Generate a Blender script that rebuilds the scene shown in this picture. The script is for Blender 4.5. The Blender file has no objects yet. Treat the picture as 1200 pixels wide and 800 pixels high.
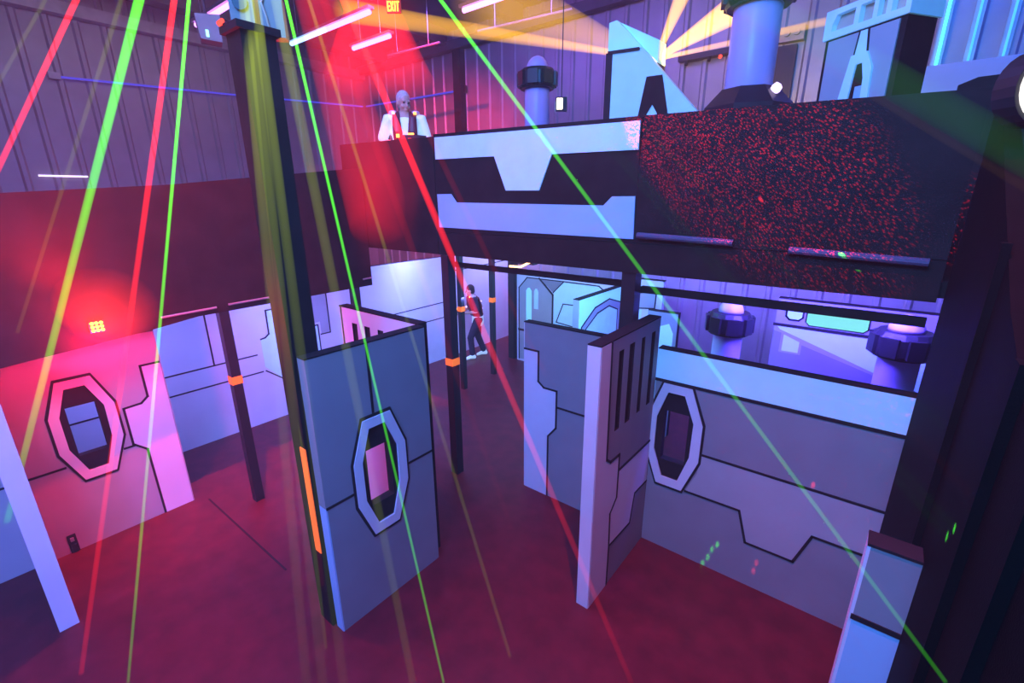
import bpy, bmesh, math, random
from mathutils import Vector, Matrix
from mathutils.geometry import tessellate_polygon
random.seed(7)
sc = bpy.context.scene
COL = sc.collection
PI = math.pi

# ------------------------------------------------------------------ materials
def nodes_of(m):
    m.use_nodes = True
    nt = m.node_tree
    return nt, nt.nodes, nt.links

def paint(name, col, rough=0.6, spec=0.3, var=0.10, scale=6.0, bump=0.0, metal=0.0):
    """procedural paint: slightly mottled colour and roughness"""
    m = bpy.data.materials.new(name)
    nt, N, L = nodes_of(m)
    b = N['Principled BSDF']
    tc = N.new('ShaderNodeTexCoord')
    nz = N.new('ShaderNodeTexNoise'); nz.inputs['Scale'].default_value = scale; nz.inputs['Detail'].default_value = 4
    L.new(tc.outputs['Object'], nz.inputs['Vector'])
    rp = N.new('ShaderNodeValToRGB')
    rp.color_ramp.elements[0].position = 0.3; rp.color_ramp.elements[1].position = 0.7
    rp.color_ramp.elements[0].color = tuple(c * (1 - var) for c in col) + (1,)
    rp.color_ramp.elements[1].color = tuple(min(1, c * (1 + var)) for c in col) + (1,)
    L.new(nz.outputs['Fac'], rp.inputs['Fac'])
    L.new(rp.outputs['Color'], b.inputs['Base Color'])
    b.inputs['Roughness'].default_value = rough
    b.inputs['Specular IOR Level'].default_value = spec
    b.inputs['Metallic'].default_value = metal
    if bump:
        bp = N.new('ShaderNodeBump'); bp.inputs['Strength'].default_value = bump; bp.inputs['Distance'].default_value = 0.01
        n2 = N.new('ShaderNodeTexNoise'); n2.inputs['Scale'].default_value = 220
        L.new(tc.outputs['Object'], n2.inputs['Vector'])
        L.new(n2.outputs['Fac'], bp.inputs['Height']); L.new(bp.outputs['Normal'], b.inputs['Normal'])
    return m

def glow(name, col, strength):
    m = bpy.data.materials.new(name)
    nt, N, L = nodes_of(m)
    N.remove(N['Principled BSDF'])
    e = N.new('ShaderNodeEmission'); e.inputs['Color'].default_value = col + (1,); e.inputs['Strength'].default_value = strength
    L.new(e.outputs[0], N['Material Output'].inputs['Surface'])
    return m

def fluor(name, col, emit, strength):
    """fluorescent paint or tape: reflects its colour and gives off a little light under the black lights"""
    m = paint(name, col, 0.5, 0.2, 0.05)
    b = m.node_tree.nodes['Principled BSDF']
    b.inputs['Emission Color'].default_value = emit + (1,)
    b.inputs['Emission Strength'].default_value = strength
    return m

def beam_mat(name, col, strength, falloff=0.42):
    """glowing volume in place of lit haze inside a laser beam"""
    m = bpy.data.materials.new(name)
    nt, N, L = nodes_of(m)
    N.remove(N['Principled BSDF'])
    tc = N.new('ShaderNodeTexCoord')
    ln = N.new('ShaderNodeVectorMath'); ln.operation = 'LENGTH'; L.new(tc.outputs['Object'], ln.inputs[0])
    k = N.new('ShaderNodeMath'); k.operation = 'MULTIPLY'; k.inputs[1].default_value = -falloff; L.new(ln.outputs['Value'], k.inputs[0])
    x = N.new('ShaderNodeMath'); x.operation = 'EXPONENT'; L.new(k.outputs[0], x.inputs[0])
    s = N.new('ShaderNodeMath'); s.operation = 'MULTIPLY'; s.inputs[1].default_value = strength * math.exp(falloff * 2.6); L.new(x.outputs[0], s.inputs[0])
    e = N.new('ShaderNodeEmission'); e.inputs['Color'].default_value = col + (1,)
    L.new(s.outputs[0], e.inputs['Strength'])
    L.new(e.outputs[0], N['Material Output'].inputs['Volume'])
    return m

def cone_mat(name, col, strength, length):
    """glowing volume in place of lit haze inside a spreading beam: thins with the square of the distance from the lamp (object origin)"""
    m = bpy.data.materials.new(name)
    nt, N, L = nodes_of(m)
    N.remove(N['Principled BSDF'])
    tc = N.new('ShaderNodeTexCoord')
    ln = N.new('ShaderNodeVectorMath'); ln.operation = 'LENGTH'
    L.new(tc.outputs['Object'], ln.inputs[0])
    a = N.new('ShaderNodeMath'); a.operation = 'ADD'; a.inputs[1].default_value = 0.12
    L.new(ln.outputs['Value'], a.inputs[0])
    p = N.new('ShaderNodeMath'); p.operation = 'POWER'; p.inputs[1].default_value = -1.1
    L.new(a.outputs[0], p.inputs[0])
    s = N.new('ShaderNodeMath'); s.operation = 'MULTIPLY'; s.inputs[1].default_value = strength
    L.new(p.outputs[0], s.inputs[0])
    e = N.new('ShaderNodeEmission'); e.inputs['Color'].default_value = col + (1,)
    L.new(s.outputs[0], e.inputs['Strength'])
    L.new(e.outputs[0], N['Material Output'].inputs['Volume'])
    return m

M = {}
M['white']  = paint('white_wall_paint', (0.70, 0.72, 0.82), 0.55, 0.3, 0.04, 3)
M['grey']   = paint('grey_wall_paint', (0.27, 0.28, 0.31), 0.6, 0.3, 0.06, 3)
M['mid']    = paint('mid_grey_wall_paint', (0.40, 0.42, 0.46), 0.6, 0.3, 0.05, 3)
M['line']   = paint('black_line_paint', (0.022, 0.018, 0.02), 0.6, 0.2, 0.1)
M['black']  = paint('matt_black_paint', (0.022, 0.015, 0.014), 0.65, 0.12, 0.25, 4, 0.15)
M['stair']  = paint('black_stair_board', (0.006, 0.005, 0.005), 0.7, 0.05, 0.25, 4, 0.15)
M['core']   = paint('black_core_board', (0.020, 0.016, 0.018), 0.8, 0.15, 0.2, 8)
M['sky']    = fluor('pale_blue_fluorescent_paint', (0.55, 0.78, 0.95), (0.18, 0.62, 1.0), 0.19)
M['skylow'] = paint('pale_blue_paint', (0.36, 0.60, 0.82), 0.55, 0.3, 0.04, 3)
M['cyan']   = fluor('cyan_fluorescent_paint', (0.55, 0.95, 0.98), (0.2, 0.85, 1.0), 0.30)
M['orange'] = fluor('orange_fluorescent_tape', (0.95, 0.22, 0.03), (1.0, 0.16, 0.02), 0.75)
M['metal']  = paint('galvanised_metal', (0.45, 0.45, 0.47), 0.4, 0.5, 0.12, 5, 0.0, 0.6)
M['corr']   = paint('corrugated_wall_metal', (0.34, 0.34, 0.36), 0.45, 0.5, 0.10, 2, 0.0, 0.35)
M['carpet'] = paint('dark_arena_floor', (0.125, 0.010, 0.018), 0.33, 0.32, 0.25, 5, 0.25)
M['ceil']   = paint('dark_ceiling_liner', (0.10, 0.095, 0.10), 0.8, 0.2, 0.2, 1.5)
M['violet'] = paint('dull_violet_pipe_paint', (0.10, 0.08, 0.14), 0.5, 0.3, 0.1)
M['box']    = paint('grey_equipment_case', (0.22, 0.22, 0.20), 0.5, 0.3, 0.08, 9)
M['dark']   = paint('black_plastic', (0.02, 0.02, 0.022), 0.4, 0.4, 0.1)
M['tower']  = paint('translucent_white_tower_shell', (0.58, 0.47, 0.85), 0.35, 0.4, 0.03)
M['skin']   = paint('skin', (0.62, 0.40, 0.30), 0.5, 0.3, 0.05, 20)
M['hair']   = paint('pale_hair', (0.60, 0.54, 0.52), 0.7, 0.2, 0.2, 60)
M['hairdk'] = paint('dark_hair', (0.05, 0.035, 0.03), 0.6, 0.3, 0.2, 60)
M['shirt']  = fluor('white_cotton_glowing_under_black_light', (0.85, 0.88, 0.92), (0.45, 0.75, 1.0), 0.45)
M['vest']   = paint('dark_red_vest_plastic', (0.16, 0.02, 0.03), 0.4, 0.4, 0.15, 12)
M['vestblk'] = paint('black_vest_plastic', (0.025, 0.022, 0.03), 0.35, 0.5, 0.15, 12)
M['trouser'] = paint('dark_trousers_cloth', (0.05, 0.035, 0.06), 0.85, 0.1, 0.2, 20)
M['padwht'] = paint('pale_shoulder_pad', (0.75, 0.62, 0.70), 0.5, 0.3, 0.05)
M['tube_v'] = glow('violet_tube_light', (0.75, 0.25, 1.0), 3.6)
M['tube_b'] = glow('blue_tube_light', (0.30, 0.50, 1.0), 3.0)
M['tube_cap'] = paint('tube_end_cap', (0.5, 0.5, 0.5), 0.4)
M['luminous']   = glow('blue_luminous_strip', (0.05, 0.30, 1.0), 2.4)
M['luminous_hi'] = glow('bright_blue_luminous_strip', (0.06, 0.55, 1.0), 3.2)
M['cable']  = glow('blue_cable_light', (0.09, 0.09, 1.0), 0.75)
M['redled'] = glow('red_lamp_face', (1.0, 0.10, 0.01), 30)
M['redspk'] = glow('small_red_indicator', (1.0, 0.06, 0.04), 2.5)
M['orled']  = glow('orange_indicator', (1.0, 0.35, 0.08), 4)
M['whled']  = glow('violet_white_indicator', (0.7, 0.55, 1.0), 2.2)
M['flood']  = glow('warm_white_flood_face', (1.0, 0.86, 0.62), 5)
M['lens']   = glow('pale_lamp_lens', (0.95, 0.90, 0.85), 1.6)
M['lit']    = glow('lit_cyan_window', (0.25, 0.92, 1.0), 0.95)
M['exit']   = glow('exit_letters', (1.0, 0.75, 0.05), 3.0)
M['exitbg'] = paint('exit_sign_plate', (0.7, 0.15, 0.04), 0.5)
M['blueled'] = glow('cyan_indicator', (0.3, 0.75, 1.0), 2.5)
M['amberbar'] = glow('amber_light_bar', (1.0, 0.55, 0.25), 4)
M['brass']  = paint('yellow_grey_fixture', (0.5, 0.45, 0.35), 0.5)

# ------------------------------------------------------------------ mesh builder
class MB:
    def __init__(s): s.v = []; s.f = []; s.m = []; s.mats = []
    def mi(s, mat):
        if mat not in s.mats: s.mats.append(mat)
        return s.mats.index(mat)
    def add(s, vs, fs, mat):
        o = len(s.v); k = s.mi(mat)
        s.v += [tuple(v) for v in vs]
        for f in fs: s.f.append(tuple(i + o for i in f)); s.m.append(k)
    def box(s, a, b, mat):
        x0, y0, z0 = (min(a[i], b[i]) for i in range(3)); x1, y1, z1 = (max(a[i], b[i]) for i in range(3))
        s.add([(x0,y0,z0),(x1,y0,z0),(x1,y1,z0),(x0,y1,z0),(x0,y0,z1),(x1,y0,z1),(x1,y1,z1),(x0,y1,z1)],
              [(0,3,2,1),(4,5,6,7),(0,1,5,4),(1,2,6,5),(2,3,7,6),(3,0,4,7)], mat)
    def prism(s, fr, poly, w0, w1, mat, holes=(), side=None):
        """polygon (u,v) with holes, extruded from w0 to w1 in frame fr"""
        loops = [list(poly)] + [list(h) for h in holes]
        flat = [p for l in loops for p in l]
        tri = tessellate_polygon([[Vector((p[0], p[1], 0)) for p in l] for l in loops])
        n = len(flat)
        vs = [fr(p[0], p[1], w0) for p in flat] + [fr(p[0], p[1], w1) for p in flat]
        fs = []
        for t in tri:
            a, b, c = (Vector(vs[i + n]) for i in t)
            nn = (b - a).cross(c - a)
            out = Vector(fr(0, 0, 1)) - Vector(fr(0, 0, 0))
            if (w1 - w0) < 0: out = -out
            t2 = t if nn.dot(out) > 0 else (t[0], t[2], t[1])
            fs.append(tuple(i + n for i in t2)); fs.append((t2[0], t2[2], t2[1]))
        s.add(vs, fs, mat)
        ss = []; k = 0
        for l in loops:
            for i in range(len(l)):
                a = k + i; b = k + (i + 1) % len(l)
                ss.append((a, b, b + n, a + n))
            k += len(l)
        s.add(vs, ss, side or mat)
    def line(s, fr, pts, wd, w0, w1, mat, closed=False):
        """painted line along (u,v) points"""
        P = [Vector(p) for p in pts]
        if closed: P.append(P[0])
        for a, b in zip(P, P[1:]):
            d = (b - a); d.normalize(); q = Vector((-d.y, d.x)) * wd / 2
            a2 = a - d * wd * 0.45; b2 = b + d * wd * 0.45
            s.prism(fr, [a2 - q, b2 - q, b2 + q, a2 + q], w0, w1, mat)
    def tube(s, pts, r, mat, seg=10, caps=True):
        P = [Vector(p) for p in pts]; R = r if isinstance(r, (list, tuple)) else [r] * len(P)
        rings = []
        for i, p in enumerate(P):
            d = (P[min(i + 1, len(P) - 1)] - P[max(i - 1, 0)]).normalized()
            a = d.orthogonal().normalized() if i == 0 else (a - d * a.dot(d)).normalized()
            b = d.cross(a)
            rings.append([p + (a * math.cos(2*PI*k/seg) + b * math.sin(2*PI*k/seg)) * R[i] for k in range(seg)])
        vs = [v for q in rings for v in q]; fs = []
        for i in range(len(P) - 1):
            for k in range(seg):
                k2 = (k + 1) % seg
                fs.append((i*seg + k, i*seg + k2, (i+1)*seg + k2, (i+1)*seg + k))
        if caps:
            fs.append(tuple(reversed(range(seg)))); fs.append(tuple((len(P)-1)*seg + k for k in range(seg)))
        s.add(vs, fs, mat)
    def lathe(s, c, prof, mat, seg=32):
        """profile of (radius, z) turned about a vertical axis through c"""
        vs = []; fs = []
        for r, z in prof:
            for k in range(seg):
                a = 2*PI*k/seg
                vs.append((c[0] + r*math.cos(a), c[1] + r*math.sin(a), c[2] + z))
        for i in range(len(prof) - 1):
            for k in range(seg):
                k2 = (k + 1) % seg
                fs.append((i*seg + k, i*seg + k2, (i+1)*seg + k2, (i+1)*seg + k))
        fs.append(tuple(reversed(range(seg)))); fs.append(tuple((len(prof)-1)*seg + k for k in range(seg)))
        s.add(vs, fs, mat)
    def build(s, name, parent=None, smooth=False, loc=None):
        me = bpy.data.meshes.new(name)
        vs = s.v
        off = Vector((0, 0, 0))
        q = parent
        while q is not None: off = off + q.matrix_basis.translation; q = q.parent
        if loc is not None: off = Vector(loc)
        me.from_pydata([tuple(Vector(v) - off) for v in vs], [], s.f)
        for m in s.mats: me.materials.append(M[m] if isinstance(m, str) else m)
        me.polygons.foreach_set('material_index', s.m)
        if smooth: me.polygons.foreach_set('use_smooth', [True] * len(s.f))
        me.update()
        o = bpy.data.objects.new(name, me); COL.objects.link(o)
        if parent is not None: o.parent = parent
        elif loc is not None: o.location = loc
        return o

def thing(name, label, cat, loc=(0, 0, 0), group=None):
    o = bpy.data.objects.new(name, None); o.empty_display_size = 0.1
    COL.objects.link(o); o.location = loc
    return tag(o, label, cat, group)
def tag(o, label, cat, group=None):
    o['label'] = label; o['category'] = cat; o['kind'] = 'thing'
    if group: o['group'] = group
    return o
def struct(o): o['kind'] = 'structure'; return o
def XP(X):   # face on the plane x = X looking towards +x; u = y
    return lambda u, v, w: (X + w, u, v)
def YP(Y):   # face on the plane y = Y looking towards -y; u = x
    return lambda u, v, w: (u, Y - w, v)
def GP(a, d):  # vertical face through a along unit direction d; w towards the left-hand normal
    n = (d[1], -d[0])
    return lambda u, v, w: (a[0] + d[0]*u + n[0]*w, a[1] + d[1]*u + n[1]*w, v)
def rect(u0, u1, v0, v1): return [(u0, v0), (u1, v0), (u1, v1), (u0, v1)]

OCT_O = [(-.14,.545),(.13,.545),(.26,.2),(.26,-.185),(.13,-.55),(-.13,-.55),(-.26,-.2),(-.26,.19)]
OCT_I = [(-.09,.46),(.07,.46),(.175,.2),(.17,-.16),(.08,-.46),(-.08,-.46),(-.18,-.18),(-.18,.18)]
def octo(pts, c, z=1.305, g=0.0): return [(c + p[0]*(1+g), z + p[1]*(1+g*.6)) for p in pts]

def panel(label, fr, u0, u1, h, base='grey', window=None, slots=(), patches=(), lines=(), ends=(None, None),
          thick=0.10, backskin='grey', group='painted maze wall panels', cap=True):
    """a maze wall: black core board, painted face boards, end strips and a black capping strip"""
    c = fr((u0+u1)/2, 0, -thick/2)
    t = thing('maze_wall_panel', label, 'wall panel', c, group)
    sk = 0.018
    hz = [rect(window - .12, window + .12, 1.02, 1.56)] if window is not None else []
    b = MB(); b.prism(fr, rect(u0, u1, 0, h - .012), -thick + sk, -sk, 'core', hz); b.build('core_board', t)
    hol = []
    if window is not None: hol.append(octo(OCT_I, window))
    for s_ in slots: hol.append(s_)
    f = MB(); f.prism(fr, rect(u0, u1, 0, h - .012), -sk, 0, base, hol, 'line')
    for i_, (mat, poly) in enumerate(patches): f.prism(fr, poly, 0, 0.003 + .0015*i_, mat, [])
    for pts, wd in lines: f.line(fr, pts, wd, 0, 0.004 + .0015*len(patches), 'line')
    f.build('front_face', t)
    g = MB(); g.prism(fr, rect(u0, u1, 0, h - .012), -thick, -thick + sk, backskin, hz, 'line'); g.build('back_face', t)
    if window is not None:
        r = MB(); r.prism(fr, octo(OCT_O, window, g=.0), 0.002, 0.016, 'white', [octo(OCT_I, window, g=.0)])
        ro = r.build('window_ring', t)
        r2 = MB(); r2.prism(fr, octo(OCT_O, window, g=.085), 0.001, 0.009, 'line', [octo(OCT_O, window, g=.0)])
        r2.build('window_outline', ro)
    for e, mats in zip((u0, u1), ends):
        if mats is None: continue
        q = MB(); sgn = -1 if e == u0 else 1
        zs = [0] + [m[1] for m in mats]
        for k, m_ in enumerate(mats):
            q.prism(fr, rect(min(e, e + sgn*.012), max(e, e + sgn*.012), zs[k], min(zs[k+1], h - .012)), -thick, 0, m_[0])
        q.build('end_strip', t)
    if cap:
        k = MB(); k.prism(fr, rect(u0 - (.012 if ends[0] else 0), u1 + (.012 if ends[1] else 0), h - .012, h), -thick, 0.002, 'core'); k.build('top_cap', t)
    return t

# ------------------------------------------------------------------ room shell
b = MB(); b.box((-14, -6, -0.1), (9, 10, 0), 'carpet'); struct(b.build('floor'))
b = MB(); b.box((-14, -6, 7.6), (9, 10, 7.7), 'ceil'); struct(b.build('ceiling'))
def corrugated(name, fr, u0, u1, h, step=0.42):
    b = MB(); prof = []; u = u0
    while u < u1:
        prof += [(u, 0), (u + step*.70, 0), (u + step*.78, .035), (u + step*.92, .035)]
        u += step
    prof.append((u, 0))
    vs = []; fs = []
    for uu, w in prof: vs += [fr(uu, 0, w), fr(uu, h, w)]
    for i in range(len(prof) - 1): fs.append((2*i, 2*i+2, 2*i+3, 2*i+1))
    n = len(vs)
    b.add(vs, fs, 'corr')
    bk = [fr(u0, 0, -.15), fr(u, 0, -.15), fr(u, h, -.15), fr(u0, h, -.15)]
    b.add(bk, [(0, 1, 2, 3)], 'corr')
    return struct(b.build(name))
corrugated('wall_left', XP(-13.5), -6, 9.6, 7.6, 0.45)
corrugated('wall_back', YP(9.6), -13.5, 9, 7.6, 0.40)
corrugated('wall_right', lambda u, v, w: (8.5 - w, u, v), -6, 9.6, 7.6, 0.45)
corrugated('wall_front', lambda u, v, w: (u, -5.5 + w, v), -13.5, 9, 7.6, 0.45)
b = MB(); b.box((-13.42, -5, 7.0), (-13.2, 9.5, 7.22), 'metal'); struct(b.build('trim_1'))
b = MB(); b.box((-13.4, 9.3, 7.1), (8.4, 9.5, 7.3), 'ceil'); struct(b.build('trim_2'))
for k, x in enumerate((-12.0, -9.6, -7.2, -4.8, -2.4, 0.0)):
    b = MB(); b.box((x - .05, -5, 7.25), (x + .05, 9.4, 7.6), 'ceil'); b.box((x - .12, -5, 7.23), (x + .12, 9.4, 7.26), 'ceil')
    struct(b.build('trim_%d' % (k + 3)))
b = MB(); b.box((-9.35, 9.36, 0), (-9.1, 9.55, 7.1), 'black'); struct(b.build('trim_9'))

b = MB(); b.line(lambda u, v, w: (u, v, w), [(-6.04,1.48),(-4.15,1.51)], .018, 0, .003, 'line'); struct(b.build('trim_10'))
# ------------------------------------------------------------------ maze walls
LW = .022
panel('grey maze wall with octagon window below the red strobe lamp', XP(-6.17), -2.6, 1.35, 2.2, 'mid', 0.62,
      patches=[('white', [(1.33,1.83),(1.17,1.83),(1.17,1.47),(1.10,1.41),(.94,1.40),(.94,.97),(1.05,.86),(1.06,0),(1.35,0),(1.35,1.83)])],
      lines=[([(1.34,1.83),(1.17,1.83),(1.17,1.47),(1.10,1.41),(.94,1.40),(.94,.97),(1.05,.86),(1.06,0.0)], LW),
             ([(-2.6,.95),(.37,.95)], LW), ([(.86,.95),(.95,.95)], LW)], ends=(None, [('mid', 2.2)]))
t = panel('narrow white end of a wall panel standing at the far left', lambda u, v, w: (u, 0.08 + w, v), -6.06, -5.0, 2.2, 'mid', None,
      ends=(None, [('white', 2.2)]), thick=0.13)
panel('free standing grey panel with octagon window beside the tall square pole', XP(-3.06), 1.49, 2.57, 2.49, 'grey', 2.01,
      lines=[([(1.985,2.478),(1.985,1.89)], LW), ([(1.49,1.24),(1.735,1.24)], LW), ([(2.29,1.255),(2.57,1.255)], LW)],
      ends=([('skylow', 1.24), ('grey', 2.49)], [('grey', 2.49)]))
panel('slotted panel lit pink meeting the back of the octagon panel in a corner', YP(2.60), -4.42, -3.16, 2.49, 'white', None,
      slots=[rect(-4.22, -4.13, 1.64, 2.33), rect(-4.00, -3.91, 1.64, 2.33), rect(-3.78, -3.69, 1.64, 2.33), rect(-3.56, -3.47, 1.64, 2.33)],
      lines=[([(-4.40,2.478),(-4.40,0)], LW)], ends=([('white', 2.49)], None))
panel('grey panel with white stepped shape left of the four slot panel', YP(4.14), -3.12, -1.64, 2.2, 'grey', None,
      patches=[('white', [(-3.12,0),(-3.12,1.87),(-2.92,1.87),(-2.92,1.5),(-2.84,1.44),(-2.66,1.44),(-2.66,.97),(-2.77,.83),(-2.77,0)])],
      lines=[([(-3.12,1.87),(-2.92,1.87),(-2.92,1.5),(-2.84,1.44),(-2.66,1.44),(-2.66,.97),(-2.77,.83),(-2.77,0.0)], LW), ([(-2.66,1.24),(-1.64,1.24)], LW)],
      ends=([('white', 2.2)], None))
panel('tall panel with four vertical slots and white end strip', XP(-1.53), 2.99, 4.15, 2.5, 'grey', None,
      slots=[rect(3.30,3.385,1.655,2.375), rect(3.495,3.595,1.65,2.385), rect(3.742,3.815,1.655,2.38), rect(3.962,4.045,1.655,2.38)],
      patches=[('white', [(2.99,0),(3.33,0),(3.33,.46),(3.31,.82),(3.43,.93),(3.43,1.37),(3.27,1.38),(3.18,1.45),(3.155,2.488),(2.99,2.488)]),
               ('white', [(3.44,1.20),(4.14,1.19),(4.14,.74),(3.85,.74),(3.78,.43),(3.34,.45),(3.33,.82),(3.44,.92)])],
      lines=[([(3.155,2.488),(3.18,1.44),(3.26,1.38),(3.43,1.375),(3.43,.93),(3.31,.82),(3.33,.46),(3.33,0)], LW),
             ([(3.44,1.21),(4.14,1.20)], LW), ([(4.14,.73),(3.85,.74),(3.78,.43),(3.33,.455)], LW)],
      ends=([('white', 2.5)], None), thick=0.115)
panel('long blue grey panel with partly hidden octagon window at right', YP(4.16), -1.53, 0.37, 2.19, 'grey', -1.30,
      patches=[('sky', [(-1.53,1.88),(.37,1.88),(.37,2.178),(-1.53,2.178)]),
               ('mid', [(-1.03,1.20),(.37,1.205),(.37,.78),(-.05,.78),(-.15,.46),(-.54,.46),(-.63,.77),(-1.13,.77),(-1.04,1.0)])],
      lines=[([(-1.53,1.87),(.37,1.87)], .03), ([(-1.03,1.21),(.37,1.215)], LW),
             ([(-1.13,.765),(-.63,.77),(-.54,.46),(-.15,.46),(-.05,.78),(.37,.78)], LW)])
panel('pale panel end at lower right in front of the black stair wall', YP(2.10), 0.17, 0.33, 2.22, 'grey', None,
      patches=[('skylow', [(.17,0),(.33,0),(.33,1.84),(.17,1.84)])], lines=[([(.175,1.85),(.33,1.85)], .025)], ends=([('white', 2.22)], None))
# long back wall of the maze under the left deck, in board widths
q_sections = [(-2.5, 1.2, 'far left white back wall section seen through the octagon windows'),
              (1.2, 3.02, 'white back wall section behind the first striped post'),
              (3.02, 4.24, 'back wall section hidden in part by the tall square pole'),
              (4.24, 7.15, 'white back wall section with two level lines right of the pole'),
              (7.15, 9.4, 'farthest back wall section behind the walking person')]
for i, (a, e, lab) in enumerate(q_sections):
    ln = []; pt = []
    if i == 0: ln = [([(a,1.18),(e,1.18)], LW), ([(a,.88),(e,.88)], LW)]; pt = [('sky', [(-.55,.95),(-.3,.95),(-.3,1.42),(-.45,1.42),(-.55,1.3)])]
    if i == 1: ln = [([(a,1.18),(2.93,1.18)], LW), ([(a,.88),(2.98,.88)], LW), ([(2.31,2.18),(2.31,1.19)], LW)]
    if i == 2:
        sh = [(3.5,1.87),(3.17,1.87),(3.165,1.48),(3.10,1.43),(2.945,1.42),(2.945,.95),(3.27,.68),(3.5,.68)]
        pt = [('sky', [(max(p[0], 3.025), p[1]) for p in sh]), ('sky', [(3.6,.9),(3.6,1.45),(4.01,1.45),(4.01,.9)]), ('mid', [(3.55,1.5),(3.55,2.18),(4.235,2.18),(4.235,1.28),(4.06,1.28),(4.06,1.5)])]
        ln = [([(3.5,1.87),(3.17,1.87),(3.165,1.48),(3.10,1.43),(3.03,1.42)], LW), ([(3.03,.88),(3.27,.68),(3.5,.68)], LW),
              ([(4.23,2.18),(4.23,1.27),(4.05,1.27)], LW), ([(3.6,1.45),(4.01,1.45),(4.01,.9)], LW)]
    if i == 3: ln = [([(4.5,1.30),(e,1.33)], LW), ([(4.5,.97),(e,.98)], LW), ([(7.14,0),(7.14,2.18)], LW)]
    if i == 4: ln = [([(7.4,2.0),(8.1,2.0),(9.4,2.05)], LW)]
    panel(lab, XP(-7.6), a, e, 2.35, 'white', None, patches=pt, lines=ln, cap=False, group='back wall of the maze')

# far panels under the front deck
sl = lambda u0, u1, v0, v1: [(u0,v0),(u1,v0),(u1,v1-.06),((u0+u1)/2+.02,v1),((u0+u1)/2-.02,v1),(u0,v1-.06)]
panel('far pale blue panel with two tall slots and chamfered black outlines', YP(7.95), -6.2, -3.42, 2.02, 'white', None,
      patches=[('mid', [(-6.15,.05),(-6.15,1.69),(-5.93,1.93),(-5.61,1.94),(-5.27,1.62),(-5.27,.05)]),
               ('grey', [(-5.61,1.94),(-5.0,1.93),(-5.25,1.68)]),
               ('sky', [(-5.23,.05),(-5.23,1.69),(-5.0,1.91),(-4.2,1.93),(-3.9,1.6),(-3.9,.05)]),
               ('cyan', sl(-5.95,-5.81,.5,1.71)), ('sky', sl(-5.74,-5.63,1.27,1.71))],
      lines=[([(-6.15,.05),(-6.15,1.69),(-5.93,1.93),(-5.0,1.935),(-4.2,1.93),(-4.1,1.86)], LW), ([(-5.61,1.94),(-5.26,1.63),(-5.26,.05)], .035), ([(-5.0,1.93),(-5.25,1.68)], LW),
             ([(-4.7,1.48),(-5.0,1.47),(-5.16,1.06),(-4.7,1.02)], LW), ([(-6.15,.74),(-5.99,.74)], .05)], ends=([('white', 2.02)], None))
for pts in (sl(-5.95,-5.81,.5,1.71), sl(-5.74,-5.63,1.27,1.71)): pass
oc = [(5.62,1.1),(5.62,1.78),(6.0,2.0),(6.45,2.06),(6.86,1.94),(6.86,1.3),(6.5,1.0),(6.0,.95)]
oi = [(5.75,1.15),(5.75,1.73),(6.08,1.9),(6.45,1.95),(6.75,1.84),(6.75,1.4),(6.45,1.12),(6.05,1.05)]
panel('white panel with a big blue octagon painted on it behind the grey stepped panel', XP(-3.22), 5.55, 6.95, 2.2, 'cyan', None,
      patches=[('mid', oc), ('sky', oi)],
      lines=[(oc + [oc[0]], LW), (oi + [oi[0]], LW)], ends=([('white', 2.2)], None))
panel('small white panel with a grey rectangle right of the deck post', YP(7.60), -3.4, -2.82, 2.22, 'white', None,
      patches=[('mid', [(-3.4,1.68),(-2.93,1.73),(-2.92,2.02),(-3.4,1.95)]), ('sky', [(-3.28,1.3),(-3.16,1.3),(-3.16,1.68),(-3.28,1.68)])],
      lines=[([(-3.4,1.68),(-2.93,1.73),(-2.92,2.02),(-3.4,1.95)], LW)], ends=(None, [('white', 2.2)]))
panel('dark far panel with one pale pointed shape seen over the blue grey wall', YP(6.5), -2.6, -2.15, 1.97, 'grey', None,
      patches=[('sky', [(-2.6,.2),(-2.6,1.66),(-2.27,1.80),(-2.2,1.66),(-2.2,.2)])])
LU = .02
rr = lambda u0,u1,v0,v1,r=.04: [(u0+r,v0),(u1-r,v0),(u1,v0+r),(u1,v1-r),(u1-r,v1),(u0+r,v1),(u0,v1-r),(u0,v0+r)]
panel('far blue wall with two bright rounded windows and a pale wedge stripe', YP(6.5), -0.93, 0.8, 2.36, 'mid', None,
      patches=[('cyan', rr(-.82,-.64,2.10,2.30)), ('sky', [(-.90,2.00),(-.86,1.96),(.22,1.58),(.8,1.40),(.8,1.97),(.1,1.99)]),
               ('sky', [(-.81,1.69),(-.63,1.69),(-.63,1.83),(-.81,1.90)]), ('grey', [(-.93,.1),(.8,.1),(.8,1.36),(.2,1.56),(-.6,1.80),(-.6,1.67),(-.84,1.67),(-.84,1.92),(-.93,1.94)])],
      lines=[(rr(-.82,-.64,2.10,2.30)+[(-.78,2.10)], LU), (rr(-.60,.01,2.06,2.29)+[(-.56,2.06)], LU), ([(-.93,2.02),(.8,2.02)], .035)])

# lit window of that far wall, a lamp box of its own
b = MB(); b.prism(YP(6.495), rr(-.595,.005,2.065,2.285,.035), 0, .02, 'lit')
tag(b.build('lit_window', loc=(-.3, 6.49, 2.17)), 'long bright cyan light window on the far blue wall', 'window')

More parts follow.
